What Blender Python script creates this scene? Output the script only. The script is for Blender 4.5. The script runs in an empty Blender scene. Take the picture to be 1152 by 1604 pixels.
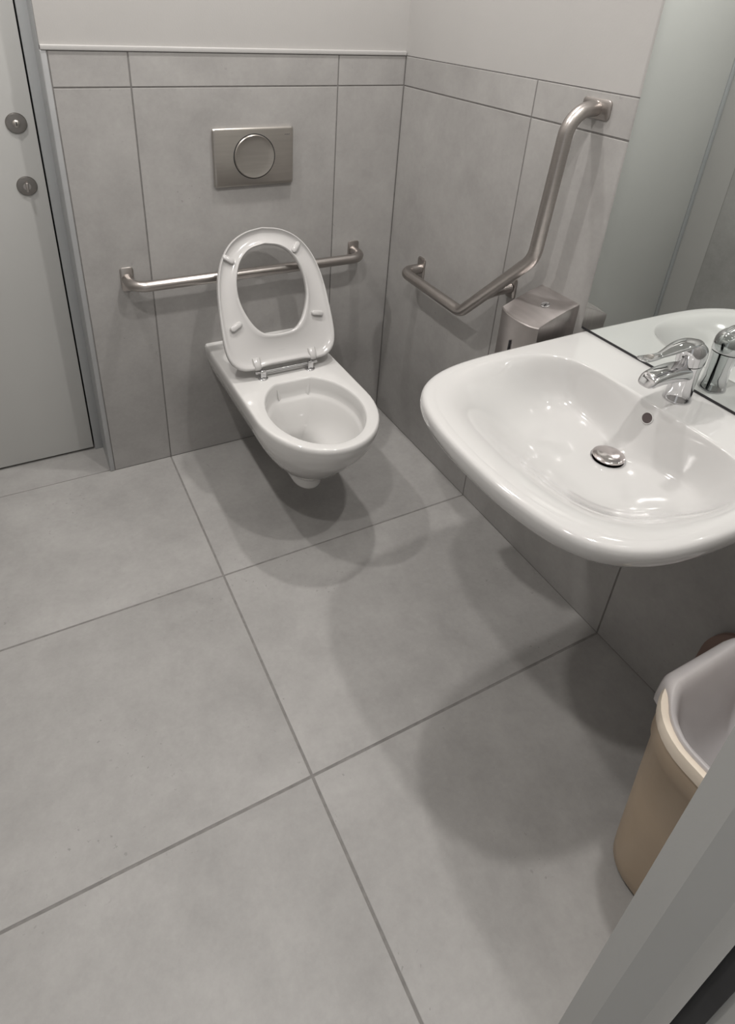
import bpy, bmesh, math, random
from mathutils import Vector, Matrix
random.seed(4)
PI = math.pi
C = bpy.context.scene.collection
scn = bpy.context.scene

# ------------------------------------------------------------ camera
cd = bpy.data.cameras.new('camera'); cam = bpy.data.objects.new('camera', cd); C.objects.link(cam)
RX = Vector((0.886851311366208, -0.4592802331104717, 0.05056104233525907))
RY = -Vector((-0.19018256364763836, -0.46256474923643864, -0.8659471376754142))
RZ = -Vector((0.42110015912185206, 0.7583505259692389, -0.49757324661775126))
m = Matrix((RX, RY, RZ)).transposed().to_4x4()
m.translation = Vector((-1.17474, -1.86006, 1.43182))
cam.matrix_world = m
cd.sensor_fit = 'VERTICAL'; cd.sensor_height = 36; cd.lens = 1009.668 / 1604 * 36
cd.shift_x = 30.8 / 1604; cd.shift_y = -226.61 / 1604
cd.clip_start = 0.01
scn.camera = cam

# ------------------------------------------------------------ world, exposure
w = bpy.data.worlds.new('world'); scn.world = w; w.use_nodes = True
bg = w.node_tree.nodes['Background']; bg.inputs[0].default_value = (1.0, 0.985, 0.965, 1); bg.inputs[1].default_value = 0.50
vs = scn.view_settings; vs.view_transform = 'Standard'; vs.look = 'None'; vs.gamma = 1; vs.use_curve_mapping = False
vs.exposure = 0.0
LAMP_W = 12.8
LAMPS = [(-0.33, -0.37), (-1.32, -0.34), (-0.33, -1.40), (-1.31, -1.46)]
CEIL = 2.5

# ------------------------------------------------------------ materials
def principled(name, col, rough=0.5, metal=0.0, spec=0.5, coat=0.0, trans=0.0):
    mt = bpy.data.materials.new(name); mt.use_nodes = True
    b = mt.node_tree.nodes['Principled BSDF']
    b.inputs['Base Color'].default_value = (*col, 1); b.inputs['Roughness'].default_value = rough
    b.inputs['Metallic'].default_value = metal; b.inputs['Specular IOR Level'].default_value = spec
    b.inputs['Coat Weight'].default_value = coat; b.inputs['Transmission Weight'].default_value = trans
    return mt

def noisy(mt, col, amp, scale, detail=6, rough=None, ramp=0.0, bump=0.0, stretch=None, bscale=None):
    """procedural tone variation around col"""
    nt = mt.node_tree; N = nt.nodes; L = nt.links; b = N['Principled BSDF']
    tc = N.new('ShaderNodeTexCoord'); mp = N.new('ShaderNodeMapping'); L.new(tc.outputs['Object'], mp.inputs[0])
    if stretch: mp.inputs['Scale'].default_value = stretch
    n = N.new('ShaderNodeTexNoise'); n.inputs['Scale'].default_value = scale; n.inputs['Detail'].default_value = detail
    L.new(mp.outputs[0], n.inputs['Vector'])
    r = N.new('ShaderNodeValToRGB'); r.color_ramp.elements[0].position = 0.3; r.color_ramp.elements[1].position = 0.7
    r.color_ramp.elements[0].color = (*[c * (1 - amp) for c in col], 1); r.color_ramp.elements[1].color = (*[c * (1 + amp) for c in col], 1)
    L.new(n.outputs[0], r.inputs[0]); L.new(r.outputs[0], b.inputs['Base Color'])
    if bump:
        n2 = N.new('ShaderNodeTexNoise'); n2.inputs['Scale'].default_value = bscale or scale * 8; L.new(mp.outputs[0], n2.inputs['Vector'])
        bp = N.new('ShaderNodeBump'); bp.inputs['Strength'].default_value = bump; bp.inputs['Distance'].default_value = 0.002
        L.new(n2.outputs[0], bp.inputs['Height']); L.new(bp.outputs[0], b.inputs['Normal'])
    return mt

def tile_mat(name, dark, light, rough, seed, specks=0.5):
    """concrete-look porcelain: cloudy patches, fine streaks, dark specks, small tone shift per tile"""
    mt = principled(name, light, rough, 0, 0.4)
    nt = mt.node_tree; N = nt.nodes; L = nt.links; b = N['Principled BSDF']
    tc = N.new('ShaderNodeTexCoord'); geo = N.new('ShaderNodeNewGeometry')
    mp = N.new('ShaderNodeMapping'); mp.inputs['Location'].default_value = (seed, seed * 1.7, seed * .3); L.new(tc.outputs['Object'], mp.inputs[0])
    isl = N.new('ShaderNodeVectorMath'); isl.operation = 'SCALE'; isl.inputs[0].default_value = (7.3, 3.1, 5.7); L.new(geo.outputs['Random Per Island'], isl.inputs['Scale'])
    add = N.new('ShaderNodeVectorMath'); add.operation = 'ADD'; L.new(mp.outputs[0], add.inputs[0]); L.new(isl.outputs[0], add.inputs[1])
    def noise(scale, detail, rgh=0.55, dist=0.0):
        n = N.new('ShaderNodeTexNoise'); n.inputs['Scale'].default_value = scale; n.inputs['Detail'].default_value = detail
        n.inputs['Roughness'].default_value = rgh; n.inputs['Distortion'].default_value = dist
        L.new(add.outputs[0], n.inputs['Vector']); return n
    def maprange(src, a, bb, c, d):
        q = N.new('ShaderNodeMapRange'); L.new(src, q.inputs['Value'])
        for i, v in zip((1, 2, 3, 4), (a, bb, c, d)): q.inputs[i].default_value = v
        return q.outputs[0]
    def math_(op, x, y):
        q = N.new('ShaderNodeMath'); q.operation = op
        for i, v in enumerate((x, y)):
            if isinstance(v, (int, float)): q.inputs[i].default_value = v
            else: L.new(v, q.inputs[i])
        return q.outputs[0]
    big = maprange(noise(2.6, 6, .6, .3).outputs[0], .32, .68, 0, 1)
    mid = maprange(noise(11, 6, .65).outputs[0], .3, .7, 0, 1)
    fine = maprange(noise(70, 4, .7).outputs[0], .3, .7, 0, 1)
    f = math_('ADD', math_('ADD', math_('MULTIPLY', big, .5), math_('MULTIPLY', mid, .32)), math_('MULTIPLY', fine, .18))
    mix = N.new('ShaderNodeMix'); mix.data_type = 'RGBA'; L.new(f, mix.inputs[0])
    mix.inputs[6].default_value = (*dark, 1); mix.inputs[7].default_value = (*light, 1)
    # specks of wear, only where a broad mask lets them
    sp = maprange(noise(95, 2, .5).outputs[0], .69, .73, 0, 1)
    msk = maprange(noise(3.5, 2).outputs[0], .52, .66, 0, 1)
    spk = math_('MULTIPLY', math_('MULTIPLY', sp, msk), specks)
    mix2 = N.new('ShaderNodeMix'); mix2.data_type = 'RGBA'; L.new(spk, mix2.inputs[0]); L.new(mix.outputs[2], mix2.inputs[6])
    mix2.inputs[7].default_value = (*[c * .55 for c in dark], 1)
    hv = N.new('ShaderNodeHueSaturation'); L.new(mix2.outputs[2], hv.inputs['Color'])
    L.new(maprange(geo.outputs['Random Per Island'], 0, 1, .97, 1.03), hv.inputs['Value'])
    L.new(hv.outputs[0], b.inputs['Base Color'])
    bp = N.new('ShaderNodeBump'); bp.inputs['Strength'].default_value = .08; bp.inputs['Distance'].default_value = .001
    L.new(fine, bp.inputs['Height']); L.new(bp.outputs[0], b.inputs['Normal'])
    return mt

M = {}
M['floor'] = tile_mat('floor_tile', (.240, .233, .226), (.380, .371, .360), .5, 3.1)
M['tile'] = tile_mat('wall_tile', (.262, .254, .247), (.392, .382, .371), .42, 11.4, .35)
M['grout'] = noisy(principled('grout', (.17, .163, .157), .9), (.17, .163, .157), .12, 60)
M['fgrout'] = noisy(principled('floor_grout', (.19, .182, .175), .9), (.19, .182, .175), .15, 60)
M['paint'] = noisy(principled('wall_paint', (.375, .365, .354), .75), (.375, .365, .354), .015, 5, bump=.08, bscale=240)
M['ceil'] = noisy(principled('ceiling_paint', (.7, .7, .69), .85), (.7, .7, .69), .01, 5)
M['trimw'] = noisy(principled('white_trim', (.41, .402, .394), .4), (.41, .402, .394), .02, 9)
M['trimg'] = noisy(principled('edge_profile', (.36, .365, .37), .45, .3), (.36, .365, .37), .04, 20)
M['door'] = noisy(principled('door_laminate', (.485, .485, .472), .38), (.485, .485, .472), .02, 3)
M['frame'] = noisy(principled('frame_lacquer', (.345, .355, .36), .4), (.345, .355, .36), .03, 5)
M['jamb'] = noisy(principled('jamb_lacquer', (.375, .375, .365), .45), (.375, .375, .365), .02, 6, bump=.05, bscale=300)
M['black'] = noisy(principled('black_rubber_and_gaps', (.02, .02, .022), .6), (.02, .02, .022), .2, 30)  # rubber seal and slots, also the painted-in dark of the door gap
M['ceramic'] = noisy(principled('glazed_ceramic', (.465, .459, .452), .09, 0, .5, .5), (.465, .459, .452), .006, 4)
M['wc'] = noisy(principled('toilet_ceramic', (.585, .578, .567), .10, 0, .5, .5), (.585, .578, .567), .006, 4)
M['seat'] = noisy(principled('seat_plastic', (.49, .481, .474), .16, 0, .5), (.49, .481, .474), .006, 6)
M['chrome'] = noisy(principled('chrome', (.66, .66, .67), .06, 1), (.66, .66, .67), .02, 6)
M['plug'] = noisy(principled('plug_chrome', (.62, .58, .57), .14, 1), (.62, .58, .57), .04, 12)
M['steel'] = noisy(principled('brushed_steel', (.46, .43, .41), .30, 1), (.46, .43, .41), .05, 40, stretch=(1, 1, 12), bump=.05, bscale=500)
M['dsteel'] = noisy(principled('dull_steel', (.27, .255, .24), .34, 1), (.27, .255, .24), .06, 60)
M['plate'] = noisy(principled('matt_chrome', (.50, .475, .445), .33, 1), (.50, .475, .445), .05, 8, stretch=(1, 1, 14))
M['disp'] = noisy(principled('dispenser_steel', (.47, .44, .43), .34, 1), (.47, .44, .43), .07, 9, stretch=(10, 1, 1))
M['bin'] = noisy(principled('beige_plastic', (.40, .31, .22), .42), (.40, .31, .22), .05, 7, bump=.06, bscale=120)
M['rimp'] = noisy(principled('cream_plastic', (.68, .60, .50), .42), (.68, .60, .50), .02, 7)
M['brown'] = noisy(principled('brown_lid', (.16, .10, .08), .45), (.16, .10, .08), .05, 9)
M['mark'] = principled('mark_grey', (.10, .10, .10), .6)
M['smark'] = principled('mark_soft', (.42, .42, .42), .6)
def mirror_mat():
    mt = principled('mirror_silver', (.79, .825, .81), .012, 1)
    return noisy(mt, (.79, .825, .81), .005, 2)
M['mirror'] = mirror_mat()
def bag_mat():
    mt = principled('translucent_film', (.72, .70, .71), .35)
    nt = mt.node_tree; b = nt.nodes['Principled BSDF']; out = nt.nodes['Material Output']
    tr = nt.nodes.new('ShaderNodeBsdfTranslucent'); tr.inputs[0].default_value = (.72, .69, .70, 1)
    tp = nt.nodes.new('ShaderNodeBsdfTransparent')
    m1 = nt.nodes.new('ShaderNodeMixShader'); m1.inputs[0].default_value = .35
    m2 = nt.nodes.new('ShaderNodeMixShader'); m2.inputs[0].default_value = .16
    nt.links.new(b.outputs[0], m1.inputs[1]); nt.links.new(tr.outputs[0], m1.inputs[2])
    nt.links.new(m1.outputs[0], m2.inputs[1]); nt.links.new(tp.outputs[0], m2.inputs[2]); nt.links.new(m2.outputs[0], out.inputs[0])
    return noisy(mt, (.70, .68, .69), .06, 14, bump=.4, bscale=25)
M['bag'] = bag_mat()
def emit_mat():
    mt = principled('lamp_diffuser', (.9, .9, .9), .4); b = mt.node_tree.nodes['Principled BSDF']
    b.inputs['Emission Color'].default_value = (1, .97, .93, 1); b.inputs['Emission Strength'].default_value = 14; return mt
M['emit'] = emit_mat()

# ------------------------------------------------------------ helpers
def wloc(o):
    v = Vector((0, 0, 0))
    while o: v += o.location; o = o.parent
    return v
def mk(name, bm, mats, parent=None, kind=None, smooth=40, fixn=True):
    if fixn: bmesh.ops.recalc_face_normals(bm, faces=bm.faces[:])
    me = bpy.data.meshes.new(name); bm.to_mesh(me); bm.free()
    for mt in (mats if isinstance(mats, (list, tuple)) else [mats]): me.materials.append(mt)
    if smooth: me.shade_smooth(); me.set_sharp_from_angle(angle=math.radians(smooth))
    o = bpy.data.objects.new(name, me); C.objects.link(o)
    if parent: o.parent = parent; o.location = -wloc(parent)
    if kind: o['kind'] = kind
    return o
def thing(name, label, cat, loc, group=None):
    o = bpy.data.objects.new(name, None); C.objects.link(o); o.location = loc; o.empty_display_size = .05
    o['label'] = label; o['category'] = cat
    if group: o['group'] = group
    return o
def box(bm, x0, x1, y0, y1, z0, z1, bev=0.0, seg=2, mi=0):
    r = bmesh.ops.create_cube(bm, size=1)
    for v in r['verts']:
        v.co = Vector(((x0 + x1) / 2 + v.co.x * (x1 - x0), (y0 + y1) / 2 + v.co.y * (y1 - y0), (z0 + z1) / 2 + v.co.z * (z1 - z0)))
    fs = {f for v in r['verts'] for f in v.link_faces}
    for f in fs: f.material_index = mi
    if bev:
        es = list({e for v in r['verts'] for e in v.link_edges})
        q = bmesh.ops.bevel(bm, geom=es, offset=bev, segments=seg, affect='EDGES', profile=.5)
        for f in q['faces']: f.material_index = mi
def loft(bm, rings, cap0=True, cap1=True, closed=True, mi=0):
    V = [[bm.verts.new(p) for p in r] for r in rings]
    n = len(rings[0])
    for a, b in zip(V, V[1:]):
        for i in range(n if closed else n - 1):
            j = (i + 1) % n
            try: f = bm.faces.new((a[i], a[j], b[j], b[i])); f.material_index = mi
            except ValueError: pass
    if cap0: f = bm.faces.new(V[0][::-1]); f.material_index = mi
    if cap1: f = bm.faces.new(V[-1]); f.material_index = mi
    return V
def dens(rings, k=4):
    R = [[Vector(p) for p in r] for r in rings]; out = []
    for i in range(len(R) - 1):
        a, b, c, d = R[max(i - 1, 0)], R[i], R[i + 1], R[min(i + 2, len(R) - 1)]
        for j in range(k):
            t = j / k
            out.append([.5 * (2 * q + (s_ - p) * t + (2 * p - 5 * q + 4 * s_ - u) * t * t + (3 * q - p - 3 * s_ + u) * t ** 3) for p, q, s_, u in zip(a, b, c, d)])
    out.append(R[-1]); return out
def fillet(pts, r, seg=8):
    pts = [Vector(p) for p in pts]; out = [pts[0]]
    for i in range(1, len(pts) - 1):
        rr = r[i - 1] if isinstance(r, (list, tuple)) else r
        a = (pts[i - 1] - pts[i]).normalized(); b = (pts[i + 1] - pts[i]).normalized()
        ang = a.angle(b); t = rr / math.tan(ang / 2)
        p0 = pts[i] + a * t; p1 = pts[i] + b * t
        c = pts[i] + (a + b).normalized() * (rr / math.sin(ang / 2))
        u = p0 - c; v = p1 - c; om = u.angle(v)
        for k in range(seg + 1):
            s = k / seg
            out.append(c + (u * math.sin((1 - s) * om) + v * math.sin(s * om)) / math.sin(om))
    out.append(pts[-1]); return out
def tube(bm, path, rad, n=20, caps=True, mi=0):
    path = [Vector(p) for p in path]; rings = []
    t = (path[1] - path[0]).normalized(); u = t.orthogonal().normalized()
    for i, p in enumerate(path):
        if i == 0: tt = t
        elif i == len(path) - 1: tt = (path[i] - path[i - 1]).normalized()
        else: tt = ((path[i] - path[i - 1]).normalized() + (path[i + 1] - path[i]).normalized()).normalized()
        u = (u - tt * u.dot(tt)).normalized(); v = tt.cross(u)
        rr = rad[i] if isinstance(rad, (list, tuple)) else rad
        rings.append([p + (u * math.cos(2 * PI * k / n) + v * math.sin(2 * PI * k / n)) * rr for k in range(n)])
    loft(bm, rings, caps, caps, mi=mi)
def lathe(bm, prof, c, axis=(0, 0, 1), n=40, mi=0):
    """prof: (radius, height) along axis from c"""
    ax = Vector(axis).normalized(); u = ax.orthogonal().normalized(); v = ax.cross(u); c = Vector(c)
    rings = [[c + ax * h + (u * math.cos(2 * PI * k / n) + v * math.sin(2 * PI * k / n)) * max(r, 1e-5) for k in range(n)] for r, h in prof]
    loft(bm, rings, mi=mi)
def rrect(cx, cy, hx, hy, r, n=8):
    out = []
    for k, (sx, sy) in enumerate(((1, 1), (-1, 1), (-1, -1), (1, -1))):
        for i in range(n + 1):
            a = PI / 2 * k + PI / 2 * i / n
            out.append((cx + sx * (hx - r) + r * math.cos(a), cy + sy * (hy - r) + r * math.sin(a)))
    return out
def chaikin(p, it=3):
    for _ in range(it):
        q = [p[0]]
        for a, b in zip(p, p[1:]):
            q += [(a[0] * .75 + b[0] * .25, a[1] * .75 + b[1] * .25), (a[0] * .25 + b[0] * .75, a[1] * .25 + b[1] * .75)]
        q.append(p[-1]); p = q
    return p
def cast(poly, c, ang):
    """distance from c to closed polygon at angle"""
    dx, dy = math.cos(ang), math.sin(ang); best = None
    for (x0, y0), (x1, y1) in zip(poly, poly[1:] + poly[:1]):
        ex, ey = x1 - x0, y1 - y0; den = dx * ey - dy * ex
        if abs(den) < 1e-12: continue
        t = ((x0 - c[0]) * ey - (y0 - c[1]) * ex) / den; s = ((x0 - c[0]) * dy - (y0 - c[1]) * dx) / den
        if t > 0 and -1e-6 <= s <= 1 + 1e-6 and (best is None or t > best): best = t
    return best

# ============================================================ ROOM SHELL
G = .0026          # half grout gap
XL, XR, YF = -1.85, 0.0, -1.775
XJ = -0.8315       # tile joint on the back wall and along the floor
ROWS = [0.010, -0.591, -1.191, -1.791, -2.391, -3.0]

bm = bmesh.new()   # floor
box(bm, XL - .2, XR + .2, -3.0, .30, -.12, -.0011, mi=1)
for y1, y0 in zip(ROWS, ROWS[1:]):
    for x0, x1 in ((XL - .2, XJ), (XJ, XR + .05)):
        box(bm, x0 + G, x1 - G, y0 + G, y1 - G, -.012, 0, .0012, 2)
box(bm, -1.9, -1.0, .010 + .001, .25, -.012, .0, .001, 2)
mk('floor', bm, [M['floor'], M['fgrout']], kind='structure', smooth=0)

bm = bmesh.new()   # ceiling
box(bm, XL - .15, XR + .15, -3.0, .3, CEIL, CEIL + .1)
mk('ceiling', bm, M['ceil'], kind='structure')

ZB, ZT, ZL = 1.2005, 1.285, 1.297
bm = bmesh.new()   # back wall: masonry, tiles in front, paint above (slots tile, grout, paint)
XE = -1.034
box(bm, XE, XR + .15, .0012, .30, -.05, ZT, mi=1)
box(bm, XE, XR + .15, .005, .30, ZT, CEIL, mi=2)
for x0, x1 in ((-1.0205, XJ), (XJ, -.2315), (-.2315, -.0005)):
    for z0, z1 in ((.0008, ZB), (ZB, ZT)):
        box(bm, x0 + G * .8, x1 - G * .8, 0, .009, z0 + G * .8, z1 - G * .8, .0008, 2)
box(bm, XL, XE, .005, .30, 2.10, CEIL, mi=2)
mk('wall_back', bm, [M['tile'], M['grout'], M['paint']], kind='structure', smooth=0)

bm = bmesh.new()   # right wall
box(bm, .0012, .15, -1.95, .30, -.05, ZT, mi=1)
box(bm, .0015, .15, -1.95, .30, ZT + .001, CEIL, mi=2)
for y1, y0 in ((-.0005, -.591), (-.591, -1.191), (-1.191, -1.775)):
    for z0, z1 in ((.0008, ZB), (ZB, ZT)):
        box(bm, 0, .009, y0 + G * .8, y1 - G * .8, z0 + G * .8, z1 - G * .8, .0008, 2)
mk('wall_right', bm, [M['tile'], M['grout'], M['paint']], kind='structure', smooth=0)

bm = bmesh.new()   # left wall
box(bm, XL - .15, XL - .0012, -1.95, .0, -.05, ZT, mi=1); box(bm, XL - .15, XL - .001, .0, .30, -.05, ZT, mi=2)
box(bm, XL - .15, XL - .003, -1.95, .30, ZT, CEIL, mi=2)
for y1, y0 in ((0, -.591), (-.591, -1.191), (-1.191, -1.775)):
    for z0, z1 in ((.0008, ZB), (ZB, ZT)):
        box(bm, XL - .009, XL, y0 + G * .8, y1 - G * .8, z0 + G * .8, z1 - G * .8, .0008, 2)
mk('wall_left', bm, [M['tile'], M['grout'], M['paint']], kind='structure', smooth=0)

bm = bmesh.new()   # front wall with the doorway the camera stands in
YB = -1.90
box(bm, -.80, XR + .15, YB, YF, -.05, ZT, mi=0); box(bm, -.80, XR + .15, YB, YF, ZT, CEIL, mi=1)
box(bm, XL - .15, -1.76, YB, YF, -.05, ZT, mi=0); box(bm, XL - .15, -1.76, YB, YF, ZT, CEIL, mi=1)
box(bm, -1.76, -.80, YB, YF, 2.12, CEIL, mi=1)
mk('wall_front', bm, [M['tile'], M['paint']], kind='structure', smooth=0)

# white ledge profile on top of the back wall tiles
bm = bmesh.new(); box(bm, -1.034, -.001, -.0035, .02, ZT, ZL, .0018, 3)
mk('trim_1', bm, M['trimw'], kind='structure')
# vertical edge profile closing the tiles at the recess
bm = bmesh.new(); box(bm, -1.036, -1.0212, -.0012, .02, .0008, ZT - .0005, .0025, 3)
mk('trim_2', bm, M['trimg'], kind='structure')
# slim reveal lining and steel frame round the service door (recessed .15 m)
YD = .15
bm = bmesh.new()
box(bm, -1.062, -1.0345, YD - .004, YD + .06, 0, 2.10, .002, 2)
box(bm, -1.8495, -1.826, YD - .004, YD + .06, 0, 2.10, .002, 2)
box(bm, -1.8495, -1.0345, YD - .004, YD + .06, 2.066, 2.10, .002, 2)
box(bm, -1.0360, -1.0342, .021, YD, 0, 2.10)
mk('trim_3', bm, M['frame'], kind='structure')

# service door
bm = bmesh.new()
box(bm, -1.8215, -1.0665, YD, YD + .04, .010, 2.058, .0015, 2, mi=0)
box(bm, -1.835, -1.055, YD + .045, YD + .08, -.001, 2.07, mi=1)  # black sheet behind the leaf, paints the shaded gap round it
d1 = mk('door_1', bm, [M['door'], M['black']], kind='structure')
for (kx, kz, style) in ((-1.112, 1.096, 'cyl'), (-1.1155, .930, 'turn')):
    bm = bmesh.new(); lathe(bm, [(.0265, 0), (.0265, .003), (.0245, .006), (.020, .0065), (.0, .0065)], (kx, YD, kz), (0, -1, 0), 40)
    r = mk('lock_rose', bm, M['dsteel'], d1)
    bm = bmesh.new()
    if style == 'cyl':
        lathe(bm, [(.0095, .0065), (.0095, .011), (.007, .013), (0, .0135)], (kx, YD, kz), (0, -1, 0), 28)
        box(bm, kx - .0012, kx + .0012, YD - .0142, YD - .0132, kz - .005, kz + .005, mi=1)
        mk('lock_cylinder', bm, [M['plate'], M['black']], r)
    else:
        lathe(bm, [(.010, .0065), (.010, .009), (0, .0092)], (kx, YD, kz), (0, -1, 0), 28)
        box(bm, kx - .0035, kx + .0035, YD - .022, YD - .009, kz - .013, kz + .013, .0018, 3)
        mk('thumb_turn', bm, M['steel'], r)

# doorway frame right beside the camera (stepped rebate with a dark seal)
def jamb(name, prof, mats, mids):
    bm = bmesh.new(); n = len(prof)
    lo = [bm.verts.new((x, y, 0.0)) for x, y in prof]; hi = [bm.verts.new((x, y, 2.12)) for x, y in prof]
    for i in range(n):
        j = (i + 1) % n; f = bm.faces.new((lo[i], lo[j], hi[j], hi[i])); f.material_index = mids[i]
    bm.faces.new(lo[::-1]); bm.faces.new(hi)
    return mk(name, bm, mats, kind='structure', smooth=20)
P0 = [(-.79, -1.766), (-.845, -1.7725), (-.845, -1.7932), (-.8345, -1.8178), (-.8345, -1.8306), (-.829, -1.8306), (-.829, -1.8444), (-.8245, -1.8444), (-.8245, -1.915), (-.79, -1.915)]
jamb('trim_4', P0, [M['jamb'], M['black']], [0, 0, 0, 0, 1, 1, 1, 0, 0, 0])
jamb('trim_5', [(-2.56 - x, y) for x, y in P0], [M['jamb'], M['black']], [0, 0, 0, 0, 1, 1, 1, 0, 0, 0])

# mirror above the sink
mr = thing('wall_mirror', 'large frameless mirror on the right wall rising from the back edge of the washbasin', 'mirror', (0, -1.29, .776))
bm = bmesh.new(); box(bm, -.0065, -.0015, -1.70, -.898, .7765, 1.95, .0006, 1); mk('glass', bm, M['mirror'], mr)
bm = bmesh.new(); box(bm, -.0062, -.0002, -1.70, -.899, .7712, .7764, 0); mk('bottom_edge', bm, M['black'], mr)  # dark strip along the bottom edge of the glass

# ============================================================ WASHBASIN
YC, ZS = -1.212, .770
so = [(0, .306), (-.10, .304), (-.22, .302), (-.33, .299), (-.41, .290), (-.47, .270), (-.515, .238), (-.545, .190), (-.562, .125), (-.570, .05)]
outer = chaikin(so + [(x, -v) for x, v in so[::-1]], 3)
outer = [(x, YC + v) for x, v in outer]
si = [(-.127, .0), (-.127, .10), (-.131, .17), (-.150, .222), (-.195, .256), (-.26, .272), (-.36, .273), (-.435, .262), (-.495, .222), (-.527, .165), (-.543, .09), (-.549, .0)]
ihalf = chaikin(si, 3)
inner = [(x, YC + v) for x, v in ihalf] + [(x, YC - v) for x, v in ihalf[::-1][1:-1]]
cc = (-.25, YC)
NS = 240
# include exact corner angles of the back edge
angs = sorted([2 * PI * k / NS for k in range(NS)] + [math.atan2(v, .25) % (2 * PI) for v in (.306, -.306)])
Ro = [cast(outer, cc, a) for a in angs]; Ru = [cast(inner, cc, 2 * PI * k / 480) for k in range(480)]
for _ in range(40): Ru = [.25 * Ru[i - 1] + .5 * Ru[i] + .25 * Ru[(i + 1) % 480] for i in range(480)]
Ri = []
for a in angs:
    f = a / (2 * PI) * 480; i = int(f) % 480; f -= int(f); Ri.append(Ru[i] * (1 - f) + Ru[(i + 1) % 480] * f)
def pt(a, r, z): return (cc[0] + r * math.cos(a), cc[1] + r * math.sin(a), z)
outp = [pt(a, r, 0) for a, r in zip(angs, Ro)]; inp = [pt(a, r, 0) for a, r in zip(angs, Ri)]
DR = (-.215, YC); ZD = .666
drp = [(DR[0] + .024 * math.cos(a), DR[1] + .024 * math.sin(a), 0) for a in angs]
def under(s, z, dz=0):
    return [(min(x * s, 0), YC + (y - YC) * s, z) for x, y, _ in outp]
def inset(d, z):
    r_ = []
    for (x, y, _), a in zip(outp, angs):
        nx = x if x > -1e-4 else x + d * min(1, (-x) / .05) * (1 if x < -.30 else max(0, (-x - .1) / .2) if x < -.1 else 0)
        sy = 1 - d / .306
        r_.append((nx, YC + (y - YC) * sy, z))
    return r_
rings = []
for s, z in ((.02, .640), (.30, .642), (.55, .650), (.74, .668), (.87, .692), (.94, .712)):
    rings.append(under(s, z))
rings += [inset(.014, .724), inset(.0065, .731), inset(.002, .740), inset(0, .750), inset(.0003, .758), inset(.002, .7645), inset(.0050, .7683), inset(.0095, .7700), inset(.013, .7703)]
rim_out = inset(.013, .7703)
def lerp(a, b, t, z): return [(p[0] + (q[0] - p[0]) * t, p[1] + (q[1] - p[1]) * t, z) for p, q in zip(a, b)]
rings.append(lerp(rim_out, inp, .5, .7703)); rings.append(lerp(rim_out, inp, .92, .7702))
def bz(d, D, x):
    """basin surface height, d = distance in from basin edge, D = full distance to drain"""
    k = max(0, min(1, (-x - .10) / .42)); k = k * k * (3 - 2 * k) * .85 + .15 * k; tau = .030 + .100 * k; q = 1.45 + .85 * k
    e = (1 - math.exp(-(d / tau) ** q)) / (1 - math.exp(-(D / tau) ** q))
    return .7700 - (.7700 - ZD) * (.88 * e + .12 * (d / D) ** (1 + k))
for s in [(k / 56) ** 1.25 for k in range(57)]:
    ring = []
    for p, q in zip(inp, drp):
        D = math.hypot(q[0] - p[0], q[1] - p[1]); x = p[0] + (q[0] - p[0]) * s; y = p[1] + (q[1] - p[1]) * s
        ring.append((x, y, bz(D * s, D, p[0])))
    rings.append(ring)
rings.append([(x, y, ZD - .03) for x, y, _ in drp])
sink = thing('washbasin', 'wide white wall-mounted ceramic washbasin with rounded front corners under the mirror', 'sink', (-.25, YC, .65))
bm = bmesh.new(); loft(bm, rings)
mk('basin', bm, M['ceramic'], sink, smooth=60)
# pop-up waste
bm = bmesh.new(); lathe(bm, [(.034, -.001), (.034, .0015), (.030, .002), (.024, .0005), (.0, .0005)], (DR[0], DR[1], ZD + .0015), n=48); fl = mk('waste_flange', bm, M['chrome'], sink)
bm = bmesh.new(); lathe(bm, [(.012, .0), (.012, .004), (.0305, .0042), (.0315, .006), (.031, .0078), (.028, .0096), (.018, .0112), (0, .0118)], (DR[0], DR[1], ZD + .002), n=48)
mk('waste_plug', bm, M['plug'], sink)
# overflow: ring, with a dark disc painting in the shade of the hole
ox = -.1395; DD = .064; oz = bz(-.127 - ox, DD, -.127)
sl = (bz(-.127 - ox + .001, DD, -.127) - bz(-.127 - ox - .001, DD, -.127)) / .002
nv = Vector((-1, 0, -1 / sl)).normalized() if sl < 0 else Vector((0, 0, 1)); nv = Vector((sl, 0, 1)).normalized()
bm = bmesh.new(); lathe(bm, [(.0125, -.004), (.0125, .0010), (.0115, .0018), (.0105, .0012), (.0105, -.003)], (ox, YC - .005, oz), nv, 32); ov = mk('overflow_ring', bm, M['ceramic'], sink)
bm = bmesh.new(); lathe(bm, [(.0104, -.006), (.0104, .0006), (0, .0006)], (ox, YC - .005, oz), nv, 32); mk('overflow_disc', bm, principled('overflow_shade', (.06, .045, .045), .5), ov)

# ------------------------------------------------------------ mixer tap
FX, FY, FZ = -.060, -1.213, .7705
tap = thing('mixer_tap', 'polished chrome single-lever mixer tap standing on the back rim of the washbasin', 'tap', (FX, FY, FZ))
bm = bmesh.new()
def ell(cx, cy, z, rx, ry, n=36, tilt=0): return [(cx + rx * math.cos(2 * PI * k / n), cy + ry * math.sin(2 * PI * k / n), z + tilt * rx * math.cos(2 * PI * k / n)) for k in range(n)]
loft(bm, [ell(FX, FY, FZ, .0270, .0270), ell(FX, FY, FZ + .004, .0270, .0270), ell(FX, FY, FZ + .007, .0252, .0252), ell(FX, FY, FZ + .03, .0232, .0235), ell(FX + .001, FY, FZ + .05, .0225, .0232),
          ell(FX, FY, FZ + .068, .0235, .0238, tilt=.1), ell(FX, FY, FZ + .082, .0250, .0250, tilt=.12)])
mk('tap_body', bm, M['chrome'], tap, smooth=50)
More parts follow.
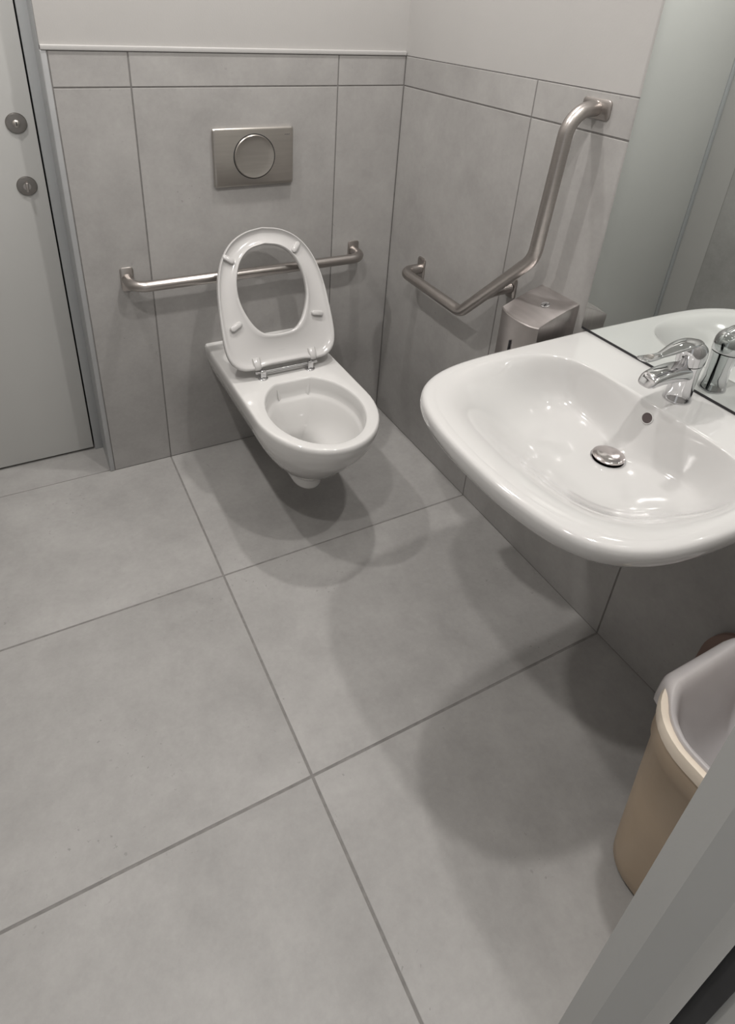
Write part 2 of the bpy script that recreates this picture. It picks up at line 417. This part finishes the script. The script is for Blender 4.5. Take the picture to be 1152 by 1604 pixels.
def sect(x, z, hw, hh, tilt, n=24, p=3.2):
    """rounded-rectangle section across the spout, facing -x"""
    out = []
    for k in range(n):
        a = 2 * PI * k / n; c, s = math.cos(a), math.sin(a)
        yy = hw * (abs(c) ** (2 / p)) * (1 if c > 0 else -1); zz = hh * (abs(s) ** (2 / p)) * (1 if s > 0 else -1)
        out.append((x + zz * tilt, FY + yy, z + zz))
    return out
bm = bmesh.new()
loft(bm, dens([sect(-.055, .833, .021, .016, 0), sect(-.085, .838, .022, .0155, .05), sect(-.115, .8405, .0215, .0145, .1), sect(-.145, .8405, .0205, .0130, .2),
          sect(-.163, .8385, .0195, .0120, .3), sect(-.172, .8365, .0180, .0105, .45), sect(-.176, .8345, .0140, .0075, .6)]))
sp = mk('spout', bm, M['chrome'], tap, smooth=50)
bm = bmesh.new(); lathe(bm, [(.0115, 0), (.0115, .006), (.0105, .0085), (.008, .0085), (.008, .004), (0, .004)], (-.158, FY, .831), (-.12, 0, -1), 28); mk('aerator', bm, M['chrome'], sp)
bm = bmesh.new()
loft(bm, [ell(FX, FY, FZ + .0825, .0225, .0225, tilt=.12), ell(FX, FY, FZ + .0845, .0262, .0262, tilt=.12), ell(FX, FY, FZ + .100, .0268, .0268, tilt=.08), ell(FX - .001, FY, FZ + .112, .0262, .0262, tilt=-.02),
          ell(FX - .002, FY, FZ + .120, .0235, .0235, tilt=-.08), ell(FX - .004, FY, FZ + .1265, .0180, .0185, tilt=-.12), ell(FX - .006, FY, FZ + .1305, .009, .010, tilt=-.1)])
mk('lever_cap', bm, M['chrome'], tap, smooth=60)
bm = bmesh.new()
def lev(x, z, hw, hh): return [(x, FY + hw * math.cos(2 * PI * k / 20), z + hh * math.sin(2 * PI * k / 20)) for k in range(20)]
loft(bm, dens([lev(-.050, .8955, .010, .004), lev(-.072, .8985, .0165, .0060), lev(-.095, .8985, .0180, .0062), lev(-.120, .8955, .0155, .0058), lev(-.142, .8910, .0115, .0050), (lev(-.158, .8885, .0088, .0040)),
          lev(-.172, .8880, .0098, .0036), lev(-.190, .8890, .0118, .0034), lev(-.203, .8905, .0122, .0032), lev(-.210, .8912, .0100, .0026), lev(-.213, .8915, .005, .0014)]))
lv = mk('lever', bm, M['chrome'], tap, smooth=60)
bm = bmesh.new(); loft(bm, [[(-.190 + a * .012 * math.cos(2 * PI * k / 24), FY + a * .0065 * math.sin(2 * PI * k / 24), .8928 + dz) for k in range(24)] for a, dz in ((1, -.002), (1, .0002), (.85, .0008), (.7, -.0002))])
mk('lever_dimple', bm, M['steel'], lv)
bm = bmesh.new(); lathe(bm, [(.0022, 0), (.0022, .0008), (0, .001)], (-.0865, FY + .0, .8705), (-1, 0, .1), 16); mk('temperature_dot', bm, M['mark'], tap)

# ============================================================ TOILET
TX, TZ = -.507, .420
toilet = thing('toilet', 'white wall-hung toilet with its seat raised, below the steel flush plate', 'toilet', (TX, 0, .12))
def dring(w, f, L, z, n=28, m_=10, taper=1.0, back=0.0):
    """D shaped ring, straight sides from the wall (y=back) then half ellipse to y=f"""
    ye = f + L; out = []
    for i in range(m_): out.append((TX + w * (taper + (1 - taper) * i / m_), back + (ye - back) * i / m_, z))
    for i in range(n + 1):
        a = PI * i / n; out.append((TX + w * math.cos(a), ye - L * math.sin(a), z))
    for i in range(m_ - 1, -1, -1): out.append((TX - w * (taper + (1 - taper) * i / m_), back + (ye - back) * i / m_, z))
    return out
NB = 28 + 1 + 20
rings = [dring(.034, -.470, .05, .118), dring(.041, -.482, .055, .121), dring(.046, -.488, .06, .130), dring(.049, -.493, .065, .150), dring(.056, -.502, .075, .168), dring(.076, -.528, .10, .190),
         dring(.100, -.560, .13, .218), dring(.124, -.594, .16, .252), dring(.146, -.630, .185, .292), dring(.163, -.660, .20, .330), dring(.1735, -.680, .212, .365), dring(.1765, -.688, .218, .385),
         dring(.178, -.691, .221, .400), dring(.178, -.692, .222, .409), dring(.1765, -.690, .221, .4155), dring(.1735, -.687, .219, .4190), dring(.169, -.683, .215, .4200)]
HX, HY, HA, HB = -.509, -.484, .137, .178
def angof(p): return math.atan2((p[1] - HY) / HB, (p[0] - HX) / HA)
base = rings[-1]
rings = dens(rings, 4)
def hring(s, z, cx=HX, cy=HY, ax=HA, ay=HB):
    return [(cx + ax * s * math.cos(angof(p)), cy + ay * s * math.sin(angof(p)), z) for p in base]
rings.append([((a[0] + b[0]) / 2, (a[1] + b[1]) / 2, .4202) for a, b in zip(base, hring(1.02, .42))])
rings += [hring(1.015, .4200), hring(.995, .4180), hring(.982, .412), hring(.972, .385), hring(.962, .368), hring(.945, .363), hring(.915, .3585), hring(.885, .350), hring(.84, .332)]
for s, z, t in ((.775, .312, .06), (.69, .291, .18), (.58, .272, .36), (.47, .257, .56), (.37, .243, .76), (.30, .222, .92), (.265, .195, 1), (.24, .165, 1)):
    rings.append(hring(s, z, HX, HY + .082 * t))
bm = bmesh.new(); loft(bm, rings, True, True); mk('bowl', bm, M['wc'], toilet, smooth=55)
# flush deflector under the rim at the back of the bowl
bm = bmesh.new(); rr = []
A0, A1 = math.radians(67), math.radians(113)
for k in range(17):
    aa = A0 + (A1 - A0) * k / 16
    rr.append([(HX + HA * rad * math.cos(aa), HY + HB * rad * math.sin(aa), z) for rad, z in ((.985, .4005), (.964, .3990), (.950, .390), (.925, .370), (.914, .3560), (.9165, .3535), (.924, .3530), (.990, .3530))])
loft(bm, rr)
mk('flush_deflector', bm, M['wc'], toilet, smooth=50)
# water in the trap
# raised seat
TL = math.radians(28); SX = -.513; HYp, HZp = -.275, .450
def sp3(s, t, n): return (SX + s, HYp + t * math.sin(TL) - n * math.cos(TL), HZp + t * math.cos(TL) + n * math.sin(TL))
sh = [(0, .008), (.066, .008), (.080, .003), (.105, .001), (.135, .003), (.160, .020), (.174, .046), (.1785, .085), (.1765, .150), (.172, .225), (.160, .290), (.139, .342), (.104, .385), (.055, .411), (0, .418)]
hh = chaikin(sh, 3); sout = hh + [(-s, t) for s, t in hh[::-1][1:-1]]
hl = [(0, .097), (.045, .100), (.072, .122), (.092, .158), (.107, .200), (.1095, .245), (.101, .290), (.082, .330), (.048, .359), (0, .367)]
hh2 = chaikin(hl, 3); sin_ = hh2 + [(-s, t) for s, t in hh2[::-1][1:-1]]
sc = (0, .235); sa = [2 * PI * k / 120 for k in range(120)]
so_ = [cast(sout, sc, a) for a in sa]; si_ = [cast(sin_, sc, a) for a in sa]
def sring(u, n, off=0.0): return [sp3(sc[0] + (o + (i - o) * u + off) * math.cos(a), sc[1] + (o + (i - o) * u + off) * math.sin(a), n) for a, o, i in zip(sa, so_, si_)]
prof = [(0, .002), (.0, .009), (.03, .0125), (.075, .0125), (.13, .0065), (.22, .0035), (.5, .0030), (.78, .0050), (.88, .0095), (.94, .0120), (.985, .0105), (1.0, .006), (1.0, -.004), (.96, -.0095), (.85, -.013), (.5, -.0160), (.18, -.0135), (.05, -.008), (0, -.002)]
bm = bmesh.new(); R_ = [sring(u, n) for u, n in prof]; R_.append(R_[0]); loft(bm, R_, False, False); bmesh.ops.remove_doubles(bm, verts=bm.verts[:], dist=1e-6)
seat = mk('seat', bm, M['seat'], toilet, smooth=60)
def pad(s, t, ang, ln, wd, nm='bumper'):
    bm = bmesh.new(); rr = []
    for k, (q, n) in enumerate(((1, .002), (1, .0115), (.92, .0145), (.7, .0160))):
        ring = []
        for i in range(24):
            a = 2 * PI * i / 24; lx = (ln - wd) * (1 if math.cos(a) > 0 else -1) + wd * math.cos(a) * q; ly = wd * math.sin(a) * q
            ring.append(sp3(s + lx * math.cos(ang) - ly * math.sin(ang), t + lx * math.sin(ang) + ly * math.cos(ang), n))
        rr.append(ring)
    loft(bm, rr); mk(nm, bm, M['seat'], seat, smooth=50)
pad(-.119, .335, math.radians(142), .019, .0078); pad(.097, .347, math.radians(50), .019, .0085)
pad(.130, .138, math.radians(-12), .019, .0078); pad(-.133, .138, math.radians(28), .020, .0090)
for sx in (-1, 1):
    bm = bmesh.new(); rr = []
    for t, n, hw in ((.036, .003, .0115), (.024, .0085, .0110), (.012, .0105, .0100), (.003, .0095, .0092), (-.001, .003, .0085)):
        rr.append([sp3(sx * .0905 + hw * c, t + .0, n + .006 * s) for c, s in ((-1, -1), (1, -1), (1, .6), (.7, 1), (-.7, 1), (-1, .6))])
    loft(bm, rr); mk('hinge_lug', bm, M['seat'], seat, smooth=60)
bm = bmesh.new()
for k, (s0, s1) in enumerate(((-.0105, -.0085), (-.006, -.004), (-.0015, .0005), (.003, .005), (.0075, .0095))):
    rr = [[sp3(-.003 + a, .047 + b, n) for a, b in ((s0, -.0012), (s1, -.0012), (s1, .0012), (s0, .0012))] for n in (.0025, .0036)]
    loft(bm, rr)
mk('maker_mark', bm, M['smark'], seat, smooth=0)
for hx in (-.5885, -.4330):
    hg = bmesh.new(); lathe(hg, [(.0155, 0), (.0155, .0025), (.013, .0045), (.0085, .0055)], (hx, -.280, TZ), n=32)
    box(hg, hx - .0085, hx + .0085, -.2885, -.2735, TZ + .004, TZ + .031, .0025, 3)
    mk('seat_hinge', hg, M['chrome'], toilet, smooth=40)
bm = bmesh.new(); tube(bm, [(-.612, -.279, TZ + .022), (-.409, -.279, TZ + .022)], .0042, 14); mk('hinge_rod', bm, M['chrome'], toilet)

# flush plate
fp = thing('flush_plate', 'brushed steel flush plate with one big round button above the toilet', 'flush plate', (-.503, 0, 1.01))
px0, px1, pz0, pz1 = -.626, -.380, .9275, 1.0925
bm = bmesh.new()
loft(bm, [[(x, y, z) for x, z in rrect((px0 + px1) / 2, (pz0 + pz1) / 2, (px1 - px0) / 2 - i, (pz1 - pz0) / 2 - i, .006, 5)] for y, i in ((0, .001), (-.009, 0), (-.0125, .0025), (-.0135, .006))])
cx, cz = -.5035, 1.0125
mk('plate', bm, M['plate'], fp, smooth=30)
bm = bmesh.new(); lathe(bm, [(.0645, .0130), (.0645, .0138), (.0620, .0141), (0.0620, .0130)], (cx, 0, cz), (0, -1, 0), 64); mk('button_gap', bm, M['black'], fp)
bm = bmesh.new(); lathe(bm, [(.0618, .0125), (.0618, .0158), (.0596, .0180), (.0565, .0172), (.040, .0160), (0, .0150)], (cx, 0, cz), (0, -1, 0), 64); mk('flush_button', bm, M['plate'], fp, smooth=50)
bm = bmesh.new()
for k in range(6): box(bm, -.408 + k * .0026, -.4065 + k * .0026, -.0139, -.0133, 1.0705, 1.0705 + (.0026 if k % 2 else .0019))
mk('maker_mark', bm, M['mark'], fp, smooth=0)

# ============================================================ GRAB RAILS
def flange(cx, cy, cz, hw, hh, axis, parent):
    bm = bmesh.new(); rr = []
    for d, i in ((.0, 0), (.0035, 0), (.0048, .0015)):
        if axis == 'y': rr.append([(x, cy - d, z) for x, z in rrect(cx, cz, hw - i, hh - i, .009, 5)])
        else: rr.append([(cx - d, y, z) for y, z in rrect(cy, cz, hw - i, hh - i, .009, 5)])
    loft(bm, rr); return mk('wall_flange', bm, M['steel'], parent, smooth=40)
g1 = thing('grab_rail', 'straight horizontal stainless steel grab rail on the back wall behind the raised toilet seat', 'grab rail', (-.527, 0, .68))
bm = bmesh.new(); tube(bm, fillet([(-.902, -.004, .680), (-.902, -.078, .680), (-.150, -.078, .680), (-.150, -.004, .680)], .045, 10), .016, 24); mk('rail', bm, M['steel'], g1, smooth=60)
flange(-.902, 0, .679, .019, .037, 'y', g1); flange(-.150, 0, .676, .020, .037, 'y', g1)
g2 = thing('grab_rail', 'angled stainless steel grab rail on the right wall rising to upright beside the mirror', 'grab rail', (0, -.5, .67))
XO = -.074
bm = bmesh.new()
tube(bm, fillet([(-.004, -.206, .668), (XO, -.206, .668), (XO, -.525, .662), (XO, -.768, .908), (XO, -.789, 1.247), (-.004, -.789, 1.250)], [.038, .045, .075, .055], 12), .0165, 24)
mk('rail', bm, M['steel'], g2, smooth=60)
bm = bmesh.new(); tube(bm, fillet([(XO, -.600, .738), (-.050, -.628, .764), (-.004, -.636, .770)], .03, 6), .0135, 18); mk('support_post', bm, M['steel'], g2, smooth=60)
flange(0, -.206, .668, .020, .038, 'x', g2); flange(0, -.789, 1.250, .040, .0205, 'x', g2); flange(0, -.634, .772, .020, .030, 'x', g2)

# ============================================================ TISSUE DISPENSER
dp = thing('paper_dispenser', 'boxy brushed steel paper dispenser with round lock on the right wall behind the washbasin', 'paper dispenser', (0, -.806, .56))
y0, y1 = -.873, -.739
def dsec(z_back, z_front, xf, bow, n=16, base=False):
    out = [(-.001, y1, z_back), ]
    return out
bm = bmesh.new(); rr = []
def plan(xf, bow, i=0.0, n=14):
    p = [(-.0005, y1 - i), (-.04, y1 - i), (-.08, y1 - i)]
    for k in range(n + 1):
        s = k / n; yy = (y1 - i) + ((y0 + i) - (y1 - i)) * s
        p.append((xf - bow * 4 * s * (1 - s) , yy))
    p += [(-.08, y0 + i), (-.04, y0 + i), (-.0005, y0 + i)]
    return p
def ztop(x): return .8205 - .044 * (min(1, -x / .125)) ** 1.25
rr = [[(x, y, .545) for x, y in plan(-.113, .012, .002)], [(x, y, .547) for x, y in plan(-.115, .013)], [(x, y, .74) for x, y in plan(-.117, .014)],
      [(x, y, ztop(x) - .0035) for x, y in plan(-.1185, .0145)], [(x * .99, y + (.001 if y < -.806 else -.001), ztop(x) - .0008) for x, y in plan(-.1180, .0145)],
      [(x * .965, y + (.004 if y < -.806 else -.004), ztop(x)) for x, y in plan(-.1180, .0145)]]
V = [[bm.verts.new(p) for p in r] for r in rr]
n_ = len(rr[0])
for a, b in zip(V, V[1:]):
    for i in range(n_): j = (i + 1) % n_; bm.faces.new((a[i], a[j], b[j], b[i]))
bm.faces.new(V[0][::-1])
# domed top: fan grid from back edge to front edge
top = V[-1]; L_ = top[:n_ // 2 + n_ % 2]; 
left = [top[i] for i in range(3)]; right = [top[n_ - 1 - i] for i in range(3)]; front = top[3:n_ - 3]
rows = []
K = len(front)
prev = None
for i in range(3):
    row = [left[i]] + [bm.verts.new((left[i].co.x, left[i].co.y + (right[i].co.y - left[i].co.y) * k / (K - 1), ztop(left[i].co.x))) for k in range(1, K - 1)] + [right[i]]
    rows.append(row)
rows.append(front)
for a, b in zip(rows, rows[1:]):
    for i in range(K - 1): bm.faces.new((a[i], a[i + 1], b[i + 1], b[i]))
body = mk('housing', bm, M['disp'], dp, smooth=35)
lz = ztop(-.055); nrm = (-.25, 0, .97)
bm = bmesh.new(); lathe(bm, [(.0115, -.001), (.0115, .0018), (.0100, .0028), (.0088, .0018), (.0088, .0008), (0, .0008)], (-.055, -.818, lz), nrm, 28); lk = mk('lock', bm, M['chrome'], dp)
bm = bmesh.new(); box(bm, -.0555 - .0045, -.0555 + .0045, -.8188, -.8172, lz + .0008, lz + .0022, .0003, 1); mk('keyhole', bm, M['black'], lk)
bm = bmesh.new(); box(bm, -.1345, -.125, -.8035, -.7995, .640, .7155, .001, 2); mk('sight_slot', bm, M['black'], dp)

# ============================================================ WASTE BIN
wb = thing('waste_bin', 'tall beige plastic waste bin with cream rim in the corner by the doorway', 'bin', (-.28, -1.64, 0))
BX, BY, BH = -.2765, -1.6520, .475
def bsec(z, hx, hy, r, cx=BX, cy=BY): return [(x, y, z) for x, y in rrect(cx, cy, hx, hy, r, 10)]
bm = bmesh.new()
loft(bm, [bsec(.001, .095, .078, .055), bsec(.004, .103, .086, .065), bsec(.018, .110, .092, .07), bsec(.05, .114, .095, .075), bsec(.25, .133, .104, .085), bsec(.395, .147, .110, .092), bsec(.405, .155, .113, .095), bsec(BH - .02, .158, .114, .097), bsec(BH - .003, .158, .114, .097),
          bsec(BH - .003, .153, .110, .094), bsec(.39, .141, .104, .09), bsec(.05, .108, .089, .07), bsec(.012, .100, .08, .06)])
mk('container', bm, M['bin'], wb, smooth=40)
bm = bmesh.new()
R2 = [bsec(BH - .022, .1585, .1145, .098), bsec(BH - .022, .161, .117, .100), bsec(BH - .008, .1625, .1185, .102), bsec(BH + .002, .160, .116, .100), bsec(BH + .003, .153, .110, .094), bsec(BH - .001, .145, .102, .088), bsec(BH - .016, .143, .100, .086), bsec(BH - .018, .1525, .1095, .093)]
R2.append(R2[0]); loft(bm, R2, False, False); bmesh.ops.remove_doubles(bm, verts=bm.verts[:], dist=1e-6)
mk('rim', bm, M['rimp'], wb, smooth=50)
bm = bmesh.new(); rr = []
for d, i in ((0, .004), (.004, 0), (.016, 0), (.020, .006)):
    rr.append([(-.008 - d - .035 * (1 - z / .36), y, z + .002) for y, z in rrect(-1.587, .181, .150 - i, .179 - i, .10, 10)])
loft(bm, rr); ld = mk('lid', bm, M['brown'], wb); ld['label'] = 'dark brown rounded lid leaning on the wall behind'
bm = bmesh.new(); rr = []
for d, i in ((.019, 0), (.027, .001), (.030, .006)):
    rr.append([(-.008 - d - .035 * (1 - z / .36), y, z + .002) for y, z in rrect(-1.587, .19, .07 - i, .018 - i, .012, 6)])
loft(bm, rr); mk('grip', bm, M['brown'], ld)
# liner: bulging translucent bag inside, its far side pulled up above the rim
bm = bmesh.new(); rr = []
random.seed(9)
def bagring(z, hx, hy, lift=0.0, wob=0.0, r=.05, out_=0.0, dz=0.0):
    o_ = []; pts = rrect(BX, BY, hx, hy, r, 10)
    for i, (x, y) in enumerate(pts):
        a = 2 * PI * i / len(pts)
        k = max(0, min(1, (x - BX + .115) / .06)) if y > BY - .02 else max(0, min(1, (x - BX + .02) / .10)); k = k * k * (3 - 2 * k)
        kl = max(0, min(1, (x - BX + .09) / .20))
        q = wob * (math.sin(5 * a + z * 40) + .6 * math.sin(11 * a + 1.3))
        n = math.hypot(x - BX, y - BY)
        e = out_ * k + q
        o_.append((x + e * (x - BX) / n, y + e * (y - BY) / n, z + lift * kl + dz * k + .5 * q))
    return o_
rr = [bagring(BH - .030, .147, .103, 0, .0004, .089, .030, -.020), bagring(BH - .012, .149, .105, 0, .0004, .091, .026, .008), bagring(BH + .0065, .149, .105, .01, .0004, .091, .017, .006), bagring(BH + .008, .145, .101, .028, .0008, .087, .004, .008),
      bagring(BH + .002, .138, .094, .034, .0012, .08), bagring(.45, .128, .085, .030, .002, .072), bagring(.41, .112, .072, .02, .004, .06), bagring(.37, .085, .052, .0, .005, .045), bagring(.345, .05, .03, 0, .003, .026), bagring(.335, .02, .012, 0, .001, .01)]
rr = dens(rr, 3)
loft(bm, rr, False, True)
bg_ = mk('liner', bm, M['bag'], wb, smooth=70)
bg_['label'] = 'translucent white plastic liner bag folded over the rim'

# ============================================================ CEILING DOWNLIGHTS (above the frame; the room's lamps)
def downlight(x, y, label):
    t = thing('ceiling_downlight', label, 'ceiling light', (x, y, CEIL), 'recessed ceiling downlights')
    bm = bmesh.new(); lathe(bm, [(.040, 0), (.055, 0), (.055, -.004), (.050, -.008), (.042, -.006), (.040, -.001)], (x, y, CEIL), n=40); mk('trim_ring', bm, M['trimw'], t)
    bm = bmesh.new(); lathe(bm, [(.040, -.0002), (.040, -.003), (.0, -.003)], (x, y, CEIL), n=32); mk('diffuser', bm, M['emit'], t)
    ld = bpy.data.lights.new('lamp', 'AREA'); ld.shape = 'DISK'; ld.size = .075; ld.energy = LAMP_W; ld.color = (1, .965, .93)
    lo = bpy.data.objects.new('lamp', ld); C.objects.link(lo); lo.parent = t; lo.location = (0, 0, -.010)
for (x, y), lab in zip(LAMPS, ('round recessed ceiling downlight above the toilet', 'round recessed ceiling downlight in front of the service door',
                               'round recessed ceiling downlight above the washbasin', 'round recessed ceiling downlight inside the doorway')):
    downlight(x, y, lab)
